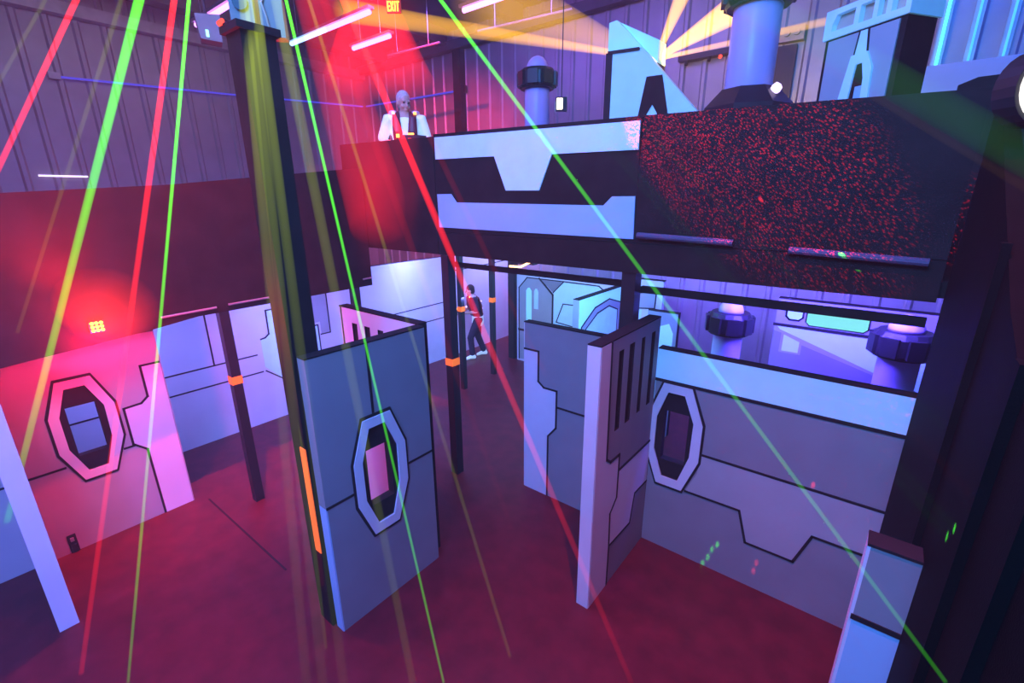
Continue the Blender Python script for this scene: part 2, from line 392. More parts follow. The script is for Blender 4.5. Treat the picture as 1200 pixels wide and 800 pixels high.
# ------------------------------------------------------------------ decks
def deck_slab(label, a, e):
    b = MB(); b.box(a, e, 'black'); return tag(b.build('deck_floor', loc=((a[0]+e[0])/2, (a[1]+e[1])/2, a[2])), label, 'deck')
deck_slab('raised black deck floor on the left behind the dark railing', (-8.9, -4, 2.46), (-5.56, 3.78, 2.58))
deck_slab('raised black deck floor of the front gallery where the player stands', (-6.0, 3.86, 2.95), (2.0, 6.35, 3.05))
def rail(label, fr, poly, patches=(), seams=(), thick=.05, mat='black', cap=.03):
    us = [p[0] for p in poly]; vs = [p[1] for p in poly]
    t = thing('rail_panel', label, 'railing', fr(sum(us)/len(us), min(vs), -thick/2), 'dark deck railing panels')
    b = MB(); b.prism(fr, poly, -thick, 0, mat); b.build('board', t)
    for m_, p_ in patches:
        q = MB(); q.prism(fr, p_, 0.0, .012, m_); q.build('painted_shape', t)
    for s_ in seams:
        q = MB(); q.line(fr, s_, .05, 0, .012, 'line'); q.build('batten', t)
    return t
# left railing (slopes gently: a ramp rail)
ztop = lambda y: 3.50 + .128*y
rail('near section of the long dark left railing with the red strobe lamp', XP(-5.5), [(-4,2.20),(.0,2.24),(1.19,2.345),(1.62,2.40),(1.62,ztop(1.62)),(-4,ztop(-1.5))])
rail('far section of the long dark left railing between the pole and the gallery', XP(-5.5), [(1.62,2.40),(3.77,2.42),(3.77,ztop(3.5)),(1.62,ztop(1.62))])
def hand_rail(label, pts, r):
    b = MB(); b.tube(pts, r, 'dark', 8); return tag(b.build('hand_rail', loc=pts[0]), label, 'rail')
# front gallery
rail('dark railing panel left of the pale blue graphic', YP(3.8), [(-5.98,2.93),(-4.15,2.93),(-4.15,4.22),(-5.98,4.26)],)
rail('gallery railing panel with pale blue angular graphics', YP(3.8), [(-4.14,3.19),(-1.70,3.19),(-1.70,4.18),(-4.14,4.24)],
     [('sky', [(-4.11,4.205),(-1.71,4.145),(-1.71,3.93),(-2.55,3.945),(-2.69,3.63),(-3.10,3.635),(-3.25,3.965),(-4.11,3.98)]),
      ('skylow', [(-4.11,3.61),(-3.89,3.61),(-3.81,3.52),(-2.0,3.495),(-1.92,3.57),(-1.71,3.57),(-1.70,3.22),(-4.10,3.245)])])
rail('dark railing panel with red laser speckle right of the graphic', YP(3.8), [(-1.705,3.19),(-.55,3.19),(-.55,4.145),(-1.69,4.18)])
rail('plain dark railing panel at the right end of the gallery', YP(3.8), [(-.55,3.19),(.30,3.19),(.30,4.115),(-.55,4.145)])
t = thing('gallery_beam', 'deep black beam under the front gallery railing', 'beam', (-2, 3.83, 2.93))
b = MB(); b.box((-4.14, 3.80, 2.93), (.30, 3.88, 3.185), 'black'); b.build('beam', t)
pipes = [((-1.66,-.90), 3.255, 3.23, 'dull violet pipe strip right of the graphic panel'), ((-.53,.22), 3.20, 3.17, 'dull violet pipe strip at the right end of the gallery')]
for (x0, x1), z0, z1, lab in pipes:
    b = MB(); b.tube([(x0,3.775,z0),(x1,3.775,z1)], .026, 'violet', 10)
    tag(b.build('pipe_strip', loc=(x0,3.775,z0)), lab, 'pipe', 'pipes along the deck edges')
for (y0, y1), z0, z1, lab in [((1.30,1.80),2.455,2.465,'thin violet strip on the left railing before the first striped post'),
                              ((1.92,2.75),2.475,2.485,'thin violet strip on the left railing between post and pole'),
                              ((3.62,3.76),2.52,2.525,'short violet strip on the left railing by the gallery corner')]:
    b = MB(); b.tube([(-5.485,y0,z0),(-5.485,y1,z1)], .012, 'metal', 8)
    tag(b.build('pipe_strip', loc=(-5.485,y0,z0)), lab, 'pipe', 'pipes along the deck edges')
b = MB(); b.box((-4.1, 3.93, 2.775), (-1.79, 3.98, 2.83), 'black')
tag(b.build('cross_bar', loc=(-3,3.95,2.775)), 'black cross bar under the gallery left of the post', 'bar', 'cross bars under the gallery')
b = MB(); b.box((-1.66, 3.93, 2.74), (.29, 3.98, 2.80), 'black')
tag(b.build('cross_bar', loc=(-.6,3.95,2.74)), 'black cross bar under the gallery right of the post', 'bar', 'cross bars under the gallery')

rail('dark blue lit railing at the upper right edge beyond the stair wall', YP(5.0), [(.20,3.05),(2.6,3.05),(2.6,4.40),(.30,4.37),(.20,4.33)])
# black stair wall close to the camera on the right
t = thing('stair_wall', 'black sloped stair wall close by at the right edge', 'wall panel', (.35, 2, 0))
b = MB(); b.prism(lambda u, v, w: (.33 + w, u, v), [(.35,0),(3.79,0),(3.79,4.11),(2.9,3.66),(2.0,3.22),(1.2,2.95),(.35,2.75)], 0, .06, 'stair'); b.build('board', t)
for y in (.9, 1.25, 1.62, 2.3):
    b = MB(); b.box((.305, y - .03, 0), (.33, y + .03, 2.6 + .35*y), 'stair'); b.build('batten', t)

# posts ------------------------------------------------------------------
def post(label, x, y, top, w=.12, band=1.6, base_plate=False):
    t = thing('deck_post', label, 'post', (x, y, 0), 'black deck posts with orange bands')
    b = MB(); b.box((x-w/2,y-w/2,0), (x+w/2,y+w/2,top), 'dark'); b.build('shaft', t)
    if band:
        k = MB(); e = .006
        k.box((x-w/2-e,y-w/2-e,band-.045), (x+w/2+e,y+w/2+e,band+.045), 'orange'); k.build('reflective_band', t)
    if base_plate:
        k = MB(); k.box((x-w,y-w,0), (x+w,y+w,.012), 'dark'); k.build('base_plate', t)
    return t
post('left post with orange band in front of the white back wall', -5.56, 1.87, 2.46, .10)
post('thin post behind the slotted pink panel', -5.56, 3.52, 2.46, .10, None)
post('corner post of the gallery with orange band near the walking person', -4.03, 3.83, 2.93, .115)
post('second post with orange band directly in front of the walking person', -5.985, 5.97, 2.95, .09)
post('third post with orange band right of the walking person', -6.05, 6.93, 2.95, .09)
post('far post without band at the edge of the far pale panel', -6.38, 8.02, 2.95, .16, None)
post('gallery post rising behind the four slot panel', -1.73, 3.88, 2.93, .13, None)

t = thing('square_pole', 'tall dark square pole with an orange strip beside the octagon panel', 'pole', (-3.29, 1.555, 0))
b = MB(); b.box((-3.375,1.45,0), (-3.185,1.66,4.52), 'black'); b.build('shaft', t)
b = MB(); b.box((-3.26,1.442,.78), (-3.18,1.45,1.74), 'orange'); b.build('orange_strip', t)
b = MB(); b.box((-3.40,1.425,4.52), (-3.16,1.685,4.56), 'black'); b.build('top_plate', t)
b = MB(); b.tube([(-3.41,1.45,4.57),(-3.38,1.42,4.575),(-3.31,1.415,4.575)], .012, 'redspk'); b.build('red_light_strip', t)

# ------------------------------------------------------------------ towers
def tower(label, x, y, z0, h, r, ring_z, ring_h, ring_r, dome=True, base=None):
    t = thing('energy_tower', label, 'tower', (x, y, z0), 'white arena towers')
    b = MB(); b.lathe((x,y,z0), [(r,0),(r,ring_z),(r*.98,ring_z+.01)], 'tower'); b.build('shaft', t, True)
    b = MB(); R = ring_r
    for k in range(10):
        a = 2*PI*k/10
        pass
    b.lathe((x,y,z0), [(r*1.02,ring_z-.01),(R*.92,ring_z-.01),(R,ring_z+.03),(R,ring_z+ring_h-.05),(R*.86,ring_z+ring_h)], 'dark', 16); colr = b.build('collar', t)
    for k in range(8):
        a = 2*PI*(k+.5)/8
        q = MB(); fr = GP((x + math.cos(a)*(R-.005), y + math.sin(a)*(R-.005)), (-math.sin(a), math.cos(a)))
        q.prism(fr, rect(-R*.26,R*.26,z0+ring_z+.02,z0+ring_z+ring_h-.04), -.01, .025, 'dark'); q.build('collar_block', colr)
    if dome:
        b = MB(); b.lathe((x,y,z0+ring_z+ring_h), [(r*.86*math.cos(a), .0 + r*.95*math.sin(a)) for a in [i*PI/2/8 for i in range(8)]] + [(.004, r*.95)], 'tower'); b.build('dome', t, True)
    if base:
        b = MB(); zb = base
        b.lathe((x,y,z0), [(r*2.0,0),(r*2.0,zb-.16),(r*1.95,zb-.15),(r*1.25,zb),(r*1.02,zb)], 'dark', 8); b.build('flared_base', t)
    return t
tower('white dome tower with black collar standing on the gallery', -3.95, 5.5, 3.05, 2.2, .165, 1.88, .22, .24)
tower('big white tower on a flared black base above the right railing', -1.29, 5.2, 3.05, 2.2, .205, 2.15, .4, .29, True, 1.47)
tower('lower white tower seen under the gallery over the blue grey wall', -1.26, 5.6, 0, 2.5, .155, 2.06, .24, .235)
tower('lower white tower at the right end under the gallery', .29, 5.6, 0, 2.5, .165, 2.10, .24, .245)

# wedge sign on the gallery
t = thing('wedge_sign', 'tall pale blue wedge standing on the gallery with yellow beams behind', 'wedge', (-2.4, 5.5, 3.05))
fr = YP(5.5)
b = MB(); b.prism(fr, [(-2.92,3.05),(-.7,3.05),(-1.85,4.44),(-2.52,5.15),(-2.93,5.17)], -.10, 0, 'sky', [], 'sky'); b.build('front_board', t)
b = MB(); b.prism(fr, [(-2.935,5.17),(-2.52,5.15),(-2.84,5.475),(-2.935,5.465)], -.10, .012, 'cyan'); b.build('top_cap', t)
b = MB(); b.prism(fr, [(-2.84,5.475),(-2.52,5.15),(-2.37,5.0),(-2.37,5.22)], -.30, -.10, 'cyan'); b.build('back_fin', t)
b = MB(); b.box((-2.96,5.49,3.05), (-2.88,5.6,5.165), 'line'); b.line(fr, [(-2.92,5.165),(-2.56,5.145)], .03, 0, .02, 'line'); b.build('black_edge', t)
b = MB(); b.prism(fr, [(-2.72,3.6),(-2.51,4.47),(-2.44,4.85),(-2.26,4.845),(-2.17,4.47),(-1.95,3.6)], 0, .012, 'black', [[(-2.6,3.7),(-2.41,4.47),(-2.35,4.56),(-2.29,4.47),(-2.1,3.7)]]); b.build('painted_arch', t)

# arch panel on the gallery, turned towards the left
a0 = (-.72, 5.2); d0 = (.8251, -.5650)
fr = GP(a0, d0)
t = thing('arch_sign', 'grey sign with white arch and windowed white top above the right railing', 'sign panel', (-.45, 5.0, 3.05))
b = MB(); b.prism(fr, rect(.01,.66,3.05,4.815), -.30, 0, 'black'); b.build('body', t)
b = MB(); b.prism(fr, rect(.045,.615,3.05,4.80), 0, .012, 'mid')
b.prism(fr, [(.31,4.64),(.405,4.64),(.385,4.80),(.325,4.80)], .012, .018, 'sky')
b.line(fr, [(.305,4.645),(.32,4.80)], .012, .012, .02, 'line'); b.line(fr, [(.41,4.645),(.39,4.80)], .012, .012, .02, 'line')
b.build('front_face', t)
b = MB(); b.prism(fr, [(.15,3.6),(.24,4.33),(.29,4.635),(.42,4.64),(.48,4.52),(.53,3.6)], .012, .03, 'sky', [[(.26,3.62),(.325,4.32),(.345,4.56),(.395,4.565),(.425,4.45),(.47,3.62)]]); b.build('white_arch', t)
b = MB(); b.prism(fr, [(.26,3.62),(.325,4.32),(.345,4.56),(.395,4.565),(.425,4.45),(.47,3.62)], .012, .016, 'black'); b.prism(fr, rect(.365,.425,4.0,4.40), .016, .02, 'skylow'); b.build('arch_opening', t)
holes = [[(.06,4.87),(.06,4.92),(.09,4.985),(.25,4.99),(.25,4.87)], rect(.29,.40,4.865,4.99), rect(.435,.50,4.865,4.99), rect(.54,.64,4.865,4.99)]
b = MB(); b.prism(fr, rect(-.01,.68,4.815,5.03), -.32, .02, 'sky', holes); b.build('windowed_top', t)
b = MB(); b.prism(fr, rect(0,.67,4.82,5.025), -.2, -.03, 'brass'); b.build('window_backing', t)

# ------------------------------------------------------------------ lamps and fittings
t = thing('strobe_lamp', 'small glaring red strobe lamp on the left railing', 'lamp', (-5.46, .81, 2.42), 'red strobe')
b = MB(); b.box((-5.499,.755,2.42), (-5.465,.865,2.525), 'dark'); b.build('housing', t)
for i in range(3):
    for j in range(3):
        b = MB(); b.lathe((0,0,0), [(.014,0),(.014,.008)], 'redled', 12)
        for k, v in enumerate(b.v): b.v[k] = (-5.465 + v[2], .777 + .033*i + v[0], 2.44 + .033*j + v[1])
        b.build('led', t)
def tube_light(label, x0, x1, y, z, mats):
    t = thing('tube_light', label, 'tube light', ((x0+x1)/2, y, z+.08), 'ceiling tube lights')
    b = MB(); b.box((x0-.03,y-.06,z+.035), (x1+.03,y+.06,z+.08), 'metal'); b.build('housing', t)
    n = len(mats)
    for k, m_ in enumerate(mats):
        a = x0 + (x1-x0)*k/n + .02; e = x0 + (x1-x0)*(k+1)/n - .02
        b = MB(); b.tube([(a,y,z),(e,y,z)], .038, m_, 10); b.build('tube', t)
    for x in (x0+.3, x1-.3):
        b = MB(); b.tube([(x,y,z+.08),(x,y,7.24)], .008, 'metal', 6); b.build('hanger', t)
tube_light('long tube light with blue near half and violet far half, upper left', -9.93, -7.31, 5.47, 6.5, ['tube_b', 'tube_v'])
tube_light('shorter violet tube light below the red exit sign', -9.26, -8.02, 6.42, 6.5, ['tube_v'])
tube_light('violet tube light cut by the top edge near the long green beam', -6.13, -4.9, 6.42, 6.5, ['tube_v'])
tube_light('violet tube light glimpsed between the two grey boxes on the pole', -10.2, -8.75, 3.9, 6.5, ['tube_v'])
for lab, a, e in [('thin metal conduit hanging under the ceiling left of centre', (-9.1,7.17,6.5), (-7.6,7.28,6.5)),
                  ('thin metal conduit hanging under the ceiling at top centre', (-6.6,7.3,6.5), (-4.7,7.5,6.5))]:
    t = thing('ceiling_conduit', lab, 'conduit', a, 'ceiling conduits')
    b = MB(); b.tube([a, e], .02, 'metal', 6); b.build('pipe', t)
    for s_ in (.2, .8):
        p = Vector(a).lerp(Vector(e), s_); b = MB(); b.tube([p, (p.x,p.y,7.58)], .007, 'metal', 6); b.build('hanger', t)

# exit sign
ex = Vector((-6.81, 5.55, 6.47)); dr = (.78, .62)
frx = GP((ex.x, ex.y), dr)
t = thing('exit_sign', 'glowing exit sign hanging at the top above the standing player', 'exit sign', ex)
b = MB(); b.prism(frx, rect(-.115,.115,6.40,6.60), -.05, 0, 'exitbg'); b.build('plate', t)
b = MB(); b.tube([frx(0,6.60,-.02), frx(0,7.24,-.02)], .01, 'metal', 6); b.build('hanger', t)
def seg(bm, pts): bm.line(frx, pts, .017, 0, .008, 'exit')
for ch, u in zip('EXIT', (-.09, -.042, .016, .05)):
    b = MB(); w = .036; z0, z1 = 6.425, 6.545
    if ch == 'E':
        seg(b, [(u,z0),(u,z1)]); [seg(b, [(u,z),(u+w*.85,z)]) for z in (z0,(z0+z1)/2,z1)]
    if ch == 'X': seg(b, [(u,z0),(u+w,z1)]); seg(b, [(u,z1),(u+w,z0)])
    if ch == 'I': seg(b, [(u+.008,z0),(u+.008,z1)])
    if ch == 'T': seg(b, [(u-.004,z1),(u+w,z1)]); seg(b, [(u+w*.45,z0),(u+w*.45,z1)])
    b.build('letter', t)

# light strip along the building walls
t = thing('cable_light', 'long thin blue light line along the left metal wall', 'light strip', (-13.4, 2.5, 5.9), 'blue light lines on the metal walls')
b = MB(); b.tube([(-13.40,2.48,5.91),(-13.40,5.77,6.07),(-13.40,9.45,6.29)], .022, 'cable', 6); b.build('strip', t)
b = MB(); b.box((-13.46,2.30,5.86), (-13.36,2.48,5.98), 'tube_cap'); b.build('end_box', t)
t = thing('cable_light', 'thin blue light line on the back wall behind the standing player', 'light strip', (-11, 9.5, 6.2), 'blue light lines on the metal walls')
b = MB(); b.tube([(-13.3,9.52,6.29),(-9.2,9.52,6.21)], .02, 'cable', 6); b.build('strip', t)
b = MB(); b.box((-9.2,9.46,6.13), (-9.05,9.55,6.3), 'dark'); b.build('end_box', t)
b = MB(); b.tube([(-13.40,1.75,4.05),(-13.40,2.5,4.05)], .018, 'whled', 6)  # glint on the metal wall, drawn as a small glowing tube
tag(b.build('cable_light', loc=(-13.4,2,4.05)), 'short pale violet glint low on the left metal wall', 'light strip', 'blue light lines on the metal walls')
# neon strips at right
for x, z0, m_, r_, lab in [(.085,5.0,'luminous_hi',.018,'brightest vertical blue neon strip beside the arch sign'), (.415,5.29,'luminous',.013,'middle vertical blue neon strip at upper right'), (.755,5.29,'luminous',.013,'vertical blue neon strip nearest the right edge')]:
    t = thing('luminous_strip', lab, 'neon strip', (x,9.5,z0), 'vertical neon strips at upper right')  # bright blue lines on the wall, put in as glowing strips
    b = MB(); b.tube([(x,9.50,z0),(x,9.50,7.2)], r_, m_, 8); b.build('tube', t)
    b = MB(); b.box((x-.05,9.53,z0), (x+.05,9.60,7.2), 'metal'); b.build('channel', t)
b = MB(); b.box((-.2,9.25,4.6), (3.5,9.60,5.27), 'skylow')
tag(b.build('wall_ledge', loc=(1.5,9.35,4.6)), 'pale blue ledge below the neon strips', 'ledge')

# flood lamp beside the dome tower
c = (-3.62, 5.55, 4.72)
t = thing('flood_lamp', 'small white flood lamp beside the dome tower collar', 'lamp', c)
dd = Vector((.78,.62,0)); nn = Vector((.62,-.78,0))
fr = GP((c[0],c[1]), (.78,.62))
b = MB(); b.prism(fr, rect(-.055,.085,c[2]-.08,c[2]+.08), -.08, 0, 'dark'); b.build('housing', t)
b = MB(); b.prism(fr, rect(-.045,.03,c[2]-.065,c[2]+.065), 0, .006, 'flood'); b.build('face', t)
b = MB(); b.line(fr, [(-.06,c[2]-.09),(-.06,c[2]+.03)], .012, -.05, -.035, 'brass'); b.line(fr, [(.09,c[2]+.1),(.09,c[2]-.09)], .012, -.05, -.035, 'brass'); b.line(fr, [(.02,c[2]+.07),(.02,7.2)], .012, -.05, -.04, 'dark'); b.build('yoke', t)

# equipment boxes on the pole top
t = thing('projector_box', 'larger grey projector box on top of the square pole', 'projector', (-3.5, 1.6, 4.57))
fr = GP((-3.56, 1.545), (.62,.78))
b = MB(); b.prism(GP((-3.5,1.56),(.62,.78)), rect(-.01,.13,4.575,4.86), -.15, .0, 'box'); b.build('case', t)
b = MB(); frb = GP((-3.5,1.56),(.62,.78)); b.prism(frb, [(.06+.045*math.cos(a),4.75+.045*math.sin(a)) for a in [i*PI/10 for i in range(20)]], 0, .02, 'dark'); b.build('lens', t)
t = thing('projector_box', 'grey box with wires at the right of the pole top', 'projector', (-3.38, 1.72, 4.57))
b = MB(); b.prism(GP((-3.5,1.56),(.62,.78)), rect(.16,.30,4.575,4.80), -.12, -.02, 'box'); b.build('case', t)
b = MB(); frb = GP((-3.5,1.56),(.62,.78)); b.tube([frb(.2,4.80,-.02), frb(.18,4.76,.0), frb(.2,4.68,.0), frb(.21,4.6,-.01)], .006, 'brass', 6); b.build('wire', t)
t = thing('speaker_box', 'grey speaker box with a blue light left of the pole top', 'speaker', (-5.6, 2.2, 5.07))
frb = GP((-5.6,2.145), (.33,.944))
b = MB(); b.prism(frb, [(0.02,5.07),(.20,5.06),(.215,5.30),(0,5.28)], -.2, 0, 'box'); b.build('case', t)
b = MB(); b.prism(frb, rect(.07,.095,5.09,5.15), 0, .01, 'blueled'); b.build('indicator', t)
b = MB(); b.tube([frb(.1,5.29,-.1), frb(.1,7.24,-.1)], .015, 'dark', 6); b.build('hanger', t)

# bar light under the gallery
t = thing('bar_light', 'small amber and white light bar under the gallery above the far panel', 'lamp', (-4.2, 5.5, 2.62))
b = MB(); b.box((-4.42,5.5,2.62), (-4.0,5.62,2.72), 'dark'); b.build('housing', t)
b = MB(); b.tube([(-4.42,5.48,2.575),(-4.2,5.47,2.585),(-4.03,5.48,2.67)], .016, 'amberbar', 8); b.build('light_tube', t)
b = MB(); b.tube([(-4.2,5.56,2.72),(-4.2,5.56,2.95)], .012, 'dark', 6); b.build('hanger', t)

# big lens lamp at the right edge
c = Vector((.41, 2.98, 3.98))
t = thing('moving_head_lamp', 'black lamp head with pale round lens cut by the right edge', 'lamp', c)
frl = GP((c.x, c.y), (.78,.62))
b = MB(); b.prism(frl, [(.135*math.cos(a),3.98+.135*math.sin(a)) for a in [i*PI/12 for i in range(24)]], 0, .01, 'lens'); b.build('lens', t)
b = MB(); b.prism(frl, [(.15*math.cos(a),3.98+.15*math.sin(a)) for a in [i*PI/12 for i in range(24)]], -.10, -.002, 'dark'); b.build('housing', t)
b = MB(); b.box((.44,3.0,3.5), (.54,3.12,3.86), 'dark'); b.build('yoke', t)
b = MB(); b.box((.40,3.0,0), (.54,3.14,3.5), 'dark'); b.build('stand', t)

# wall fixture and small items
t = thing('wall_fixture', 'small pale box with knobs on the back wall behind the big tower', 'fixture', (-1.86, 9.5, 5.95))
b = MB(); b.box((-2.1,9.47,5.95), (-1.62,9.60,6.16), 'brass'); b.build('case', t)
for x in (-2.02,-1.86,-1.72):
    b = MB(); b.tube([(x,9.47,6.06),(x,9.42,6.06)], .045, 'brass', 10); b.build('knob', t)
b = MB(); b.box((-2.0,9.49,3.0), (-1.7,9.60,5.9), 'dark'); tag(b.build('wall_hatch', loc=(-1.85,9.5,3)), 'tall dark hatch on the back wall below the knob box', 'hatch')
t = thing('light_rack', 'dark light rack with red lamps on the back wall behind the yellow beams', 'light rack', (-3.2, 9.45, 5.9))
b = MB(); b.box((-3.6,9.42,5.93), (-2.5,9.60,6.02), 'dark'); b.build('bar', t)
for x in (-3.45,-3.05,-2.7):
    b = MB(); b.tube([(x,9.46,5.93),(x,9.44,5.86)], .03, 'dark', 8); b.build('lamp_head', t)
b = MB(); b.tube([(-2.85,9.42,5.90),(-2.85,9.40,5.88)], .03, 'redspk', 8); b.build('red_lens', t)
t = thing('floor_outlet', 'small dark outlet bracket on the floor against the left octagon wall', 'outlet', (-6.12, .25, 0))
b = MB(); b.box((-6.165,.215,0), (-6.155,.285,.21), 'dark'); b.build('plate', t)
b = MB(); b.box((-6.155,.23,.03), (-6.13,.27,.10), 'dark'); b.box((-6.155,.235,.14), (-6.135,.265,.18), 'metal'); b.build('socket', t)
t = thing('crystal_lamp', 'small sparkling clear lamp beside the flared base', 'lamp', (-.98, 5.0, 4.40))
b = MB(); b.lathe((-1.02,5.06,4.43), [(.005,0),(.035,.02),(.05,.05),(.035,.08),(.005,.10)], 'whled', 8); b.build('crystal', t)
b = MB(); b.lathe((-1.02,5.06,3.05), [(.02,0),(.02,1.385)], 'dark', 8); b.build('stem', t)

# ------------------------------------------------------------------ people
def cone_chain(bm, pts, seg=14):
    """tapered limb: pts = [(Vector, radius or (rx, ry))], closed with rounded ends"""
    P = [Vector(p[0]) for p in pts]; rings = []
    a = None
    for i, p in enumerate(P):
        d = (P[min(i+1, len(P)-1)] - P[max(i-1, 0)]).normalized()
        if a is None:
            ref = Vector((1, 0, 0)) if abs(d.x) < .8 else Vector((0, 1, 0))
            a = (ref - d*ref.dot(d)).normalized()
        else: a = (a - d*a.dot(d)).normalized()
        b = d.cross(a); r = pts[i][1]; rx, ry = r if isinstance(r, tuple) else (r, r)
        rings.append([bm.verts.new(p + a*math.cos(2*PI*k/seg)*rx + b*math.sin(2*PI*k/seg)*ry) for k in range(seg)])
        if i in (0, len(P)-1):
            s = -1 if i == 0 else 1
            tip = bm.verts.new(p + d*s*min(rx, ry)*.8)
            mid = [bm.verts.new(p + d*s*min(rx, ry)*.5 + a*math.cos(2*PI*k/seg)*rx*.75 + b*math.sin(2*PI*k/seg)*ry*.75) for k in range(seg)]
            for k in range(seg):
                k2 = (k+1) % seg
                f = (rings[-1][k], rings[-1][k2], mid[k2], mid[k]); bm.faces.new(f if s == 1 else f[::-1])
                f = (mid[k], mid[k2], tip); bm.faces.new(f if s == 1 else f[::-1])
    for r0_, r1_ in zip(rings, rings[1:]):
        for k in range(seg):
            k2 = (k+1) % seg; bm.faces.new((r0_[k], r0_[k2], r1_[k2], r1_[k]))

def ball(bm, c, r, rot=None):
    m = Matrix.Translation(c) @ (rot.to_4x4() if rot else Matrix()) @ Matrix.Diagonal((*r, 1))
    bmesh.ops.create_uvsphere(bm, u_segments=20, v_segments=14, radius=1, matrix=m)

def fused(name, bm, mat, parent, voxel=.012, smooth=6):
    """fuse overlapping closed pieces into one continuous skin"""
    bmesh.ops.recalc_face_normals(bm, faces=bm.faces)
    me = bpy.data.meshes.new(name); bm.to_mesh(me); bm.free()
    o = bpy.data.objects.new(name, me); COL.objects.link(o)
    rm = o.modifiers.new('r', 'REMESH'); rm.mode = 'VOXEL'; rm.voxel_size = voxel
    sm = o.modifiers.new('s', 'SMOOTH'); sm.iterations = smooth; sm.factor = .5
    dg = bpy.context.evaluated_depsgraph_get()
    me2 = bpy.data.meshes.new_from_object(o.evaluated_get(dg))
    o.modifiers.clear(); o.data = me2; me2.name = name; bpy.data.meshes.remove(me)
    me2.materials.clear(); me2.materials.append(M[mat])
    me2.polygons.foreach_set('use_smooth', [True]*len(me2.polygons))
    if parent is not None: o.parent = parent
    return o

def hand(bm, wrist, fdir, pdir, curl):
    """palm and five fingers; fdir along the hand, pdir the palm side, curl bends the fingers to the palm side"""
    f = Vector(fdir).normalized(); p = Vector(pdir); p = (p - f*p.dot(f)).normalized(); s = f.cross(p)
    w = Vector(wrist)
    cone_chain(bm, [(w - f*.02, (.024,.028)), (w + f*.03, (.038,.018)), (w + f*.085, (.042,.015))] , 12)
    for off, ln in ((-.031,.062), (-.0105,.075), (.0105,.080), (.031,.070)):
        q = w + f*.08 + s*off; d = f.copy(); pts = [(q - f*.02, .010)]
        for k in range(3):
            ang = curl*(.5 + .5*k); d = (f*math.cos(ang) + p*math.sin(ang)).normalized()
            pts.append((q, .0098 - .0008*k)); q = q + d*ln/2.6
        pts.append((q, .0072)); cone_chain(bm, pts, 8)
    q = w + f*.02 + s*.03; pts = [(q, .013)]
    for k, d in enumerate(((f*.6 + s*.75 + p*.3), (f*.85 + s*.35 + p*.5), (f*.9 + p*.6))):
        q = q + d.normalized()*.030; pts.append((q, .0115 - .001*k))
    cone_chain(bm, pts, 8)

def head(bm, c, rot, sc_=1.0):
    c = Vector(c)
    def P(x, y, z): return c + rot @ Vector((x, y, z))*sc_
    ball(bm, P(0, .012, .025), (.076*sc_, .094*sc_, .098*sc_), rot)         # skull
    ball(bm, P(0, -.022, -.045), (.058*sc_, .066*sc_, .075*sc_), rot)       # face
    ball(bm, P(0, -.060, -.098), (.028*sc_, .024*sc_, .020*sc_), rot)       # chin
    cone_chain(bm, [(P(0,-.088,.008), .010*sc_), (P(0,-.104,-.028), .015*sc_), (P(0,-.094,-.038), .014*sc_)], 10)  # nose
    for s in (-1, 1):
        ball(bm, P(s*.078, .015, -.015), (.012*sc_, .024*sc_, .034*sc_), rot)   # ears
        ball(bm, P(s*.034, -.074, .022), (.026*sc_, .014*sc_, .010*sc_), rot)   # brow
        ball(bm, P(s*.040, -.062, -.040), (.024*sc_, .022*sc_, .022*sc_), rot)  # cheek
    ball(bm, P(0,-.088,-.068), (.024*sc_, .009*sc_, .006*sc_), rot); ball(bm, P(0,-.086,-.080), (.020*sc_, .009*sc_, .006*sc_), rot)  # lips
    return P

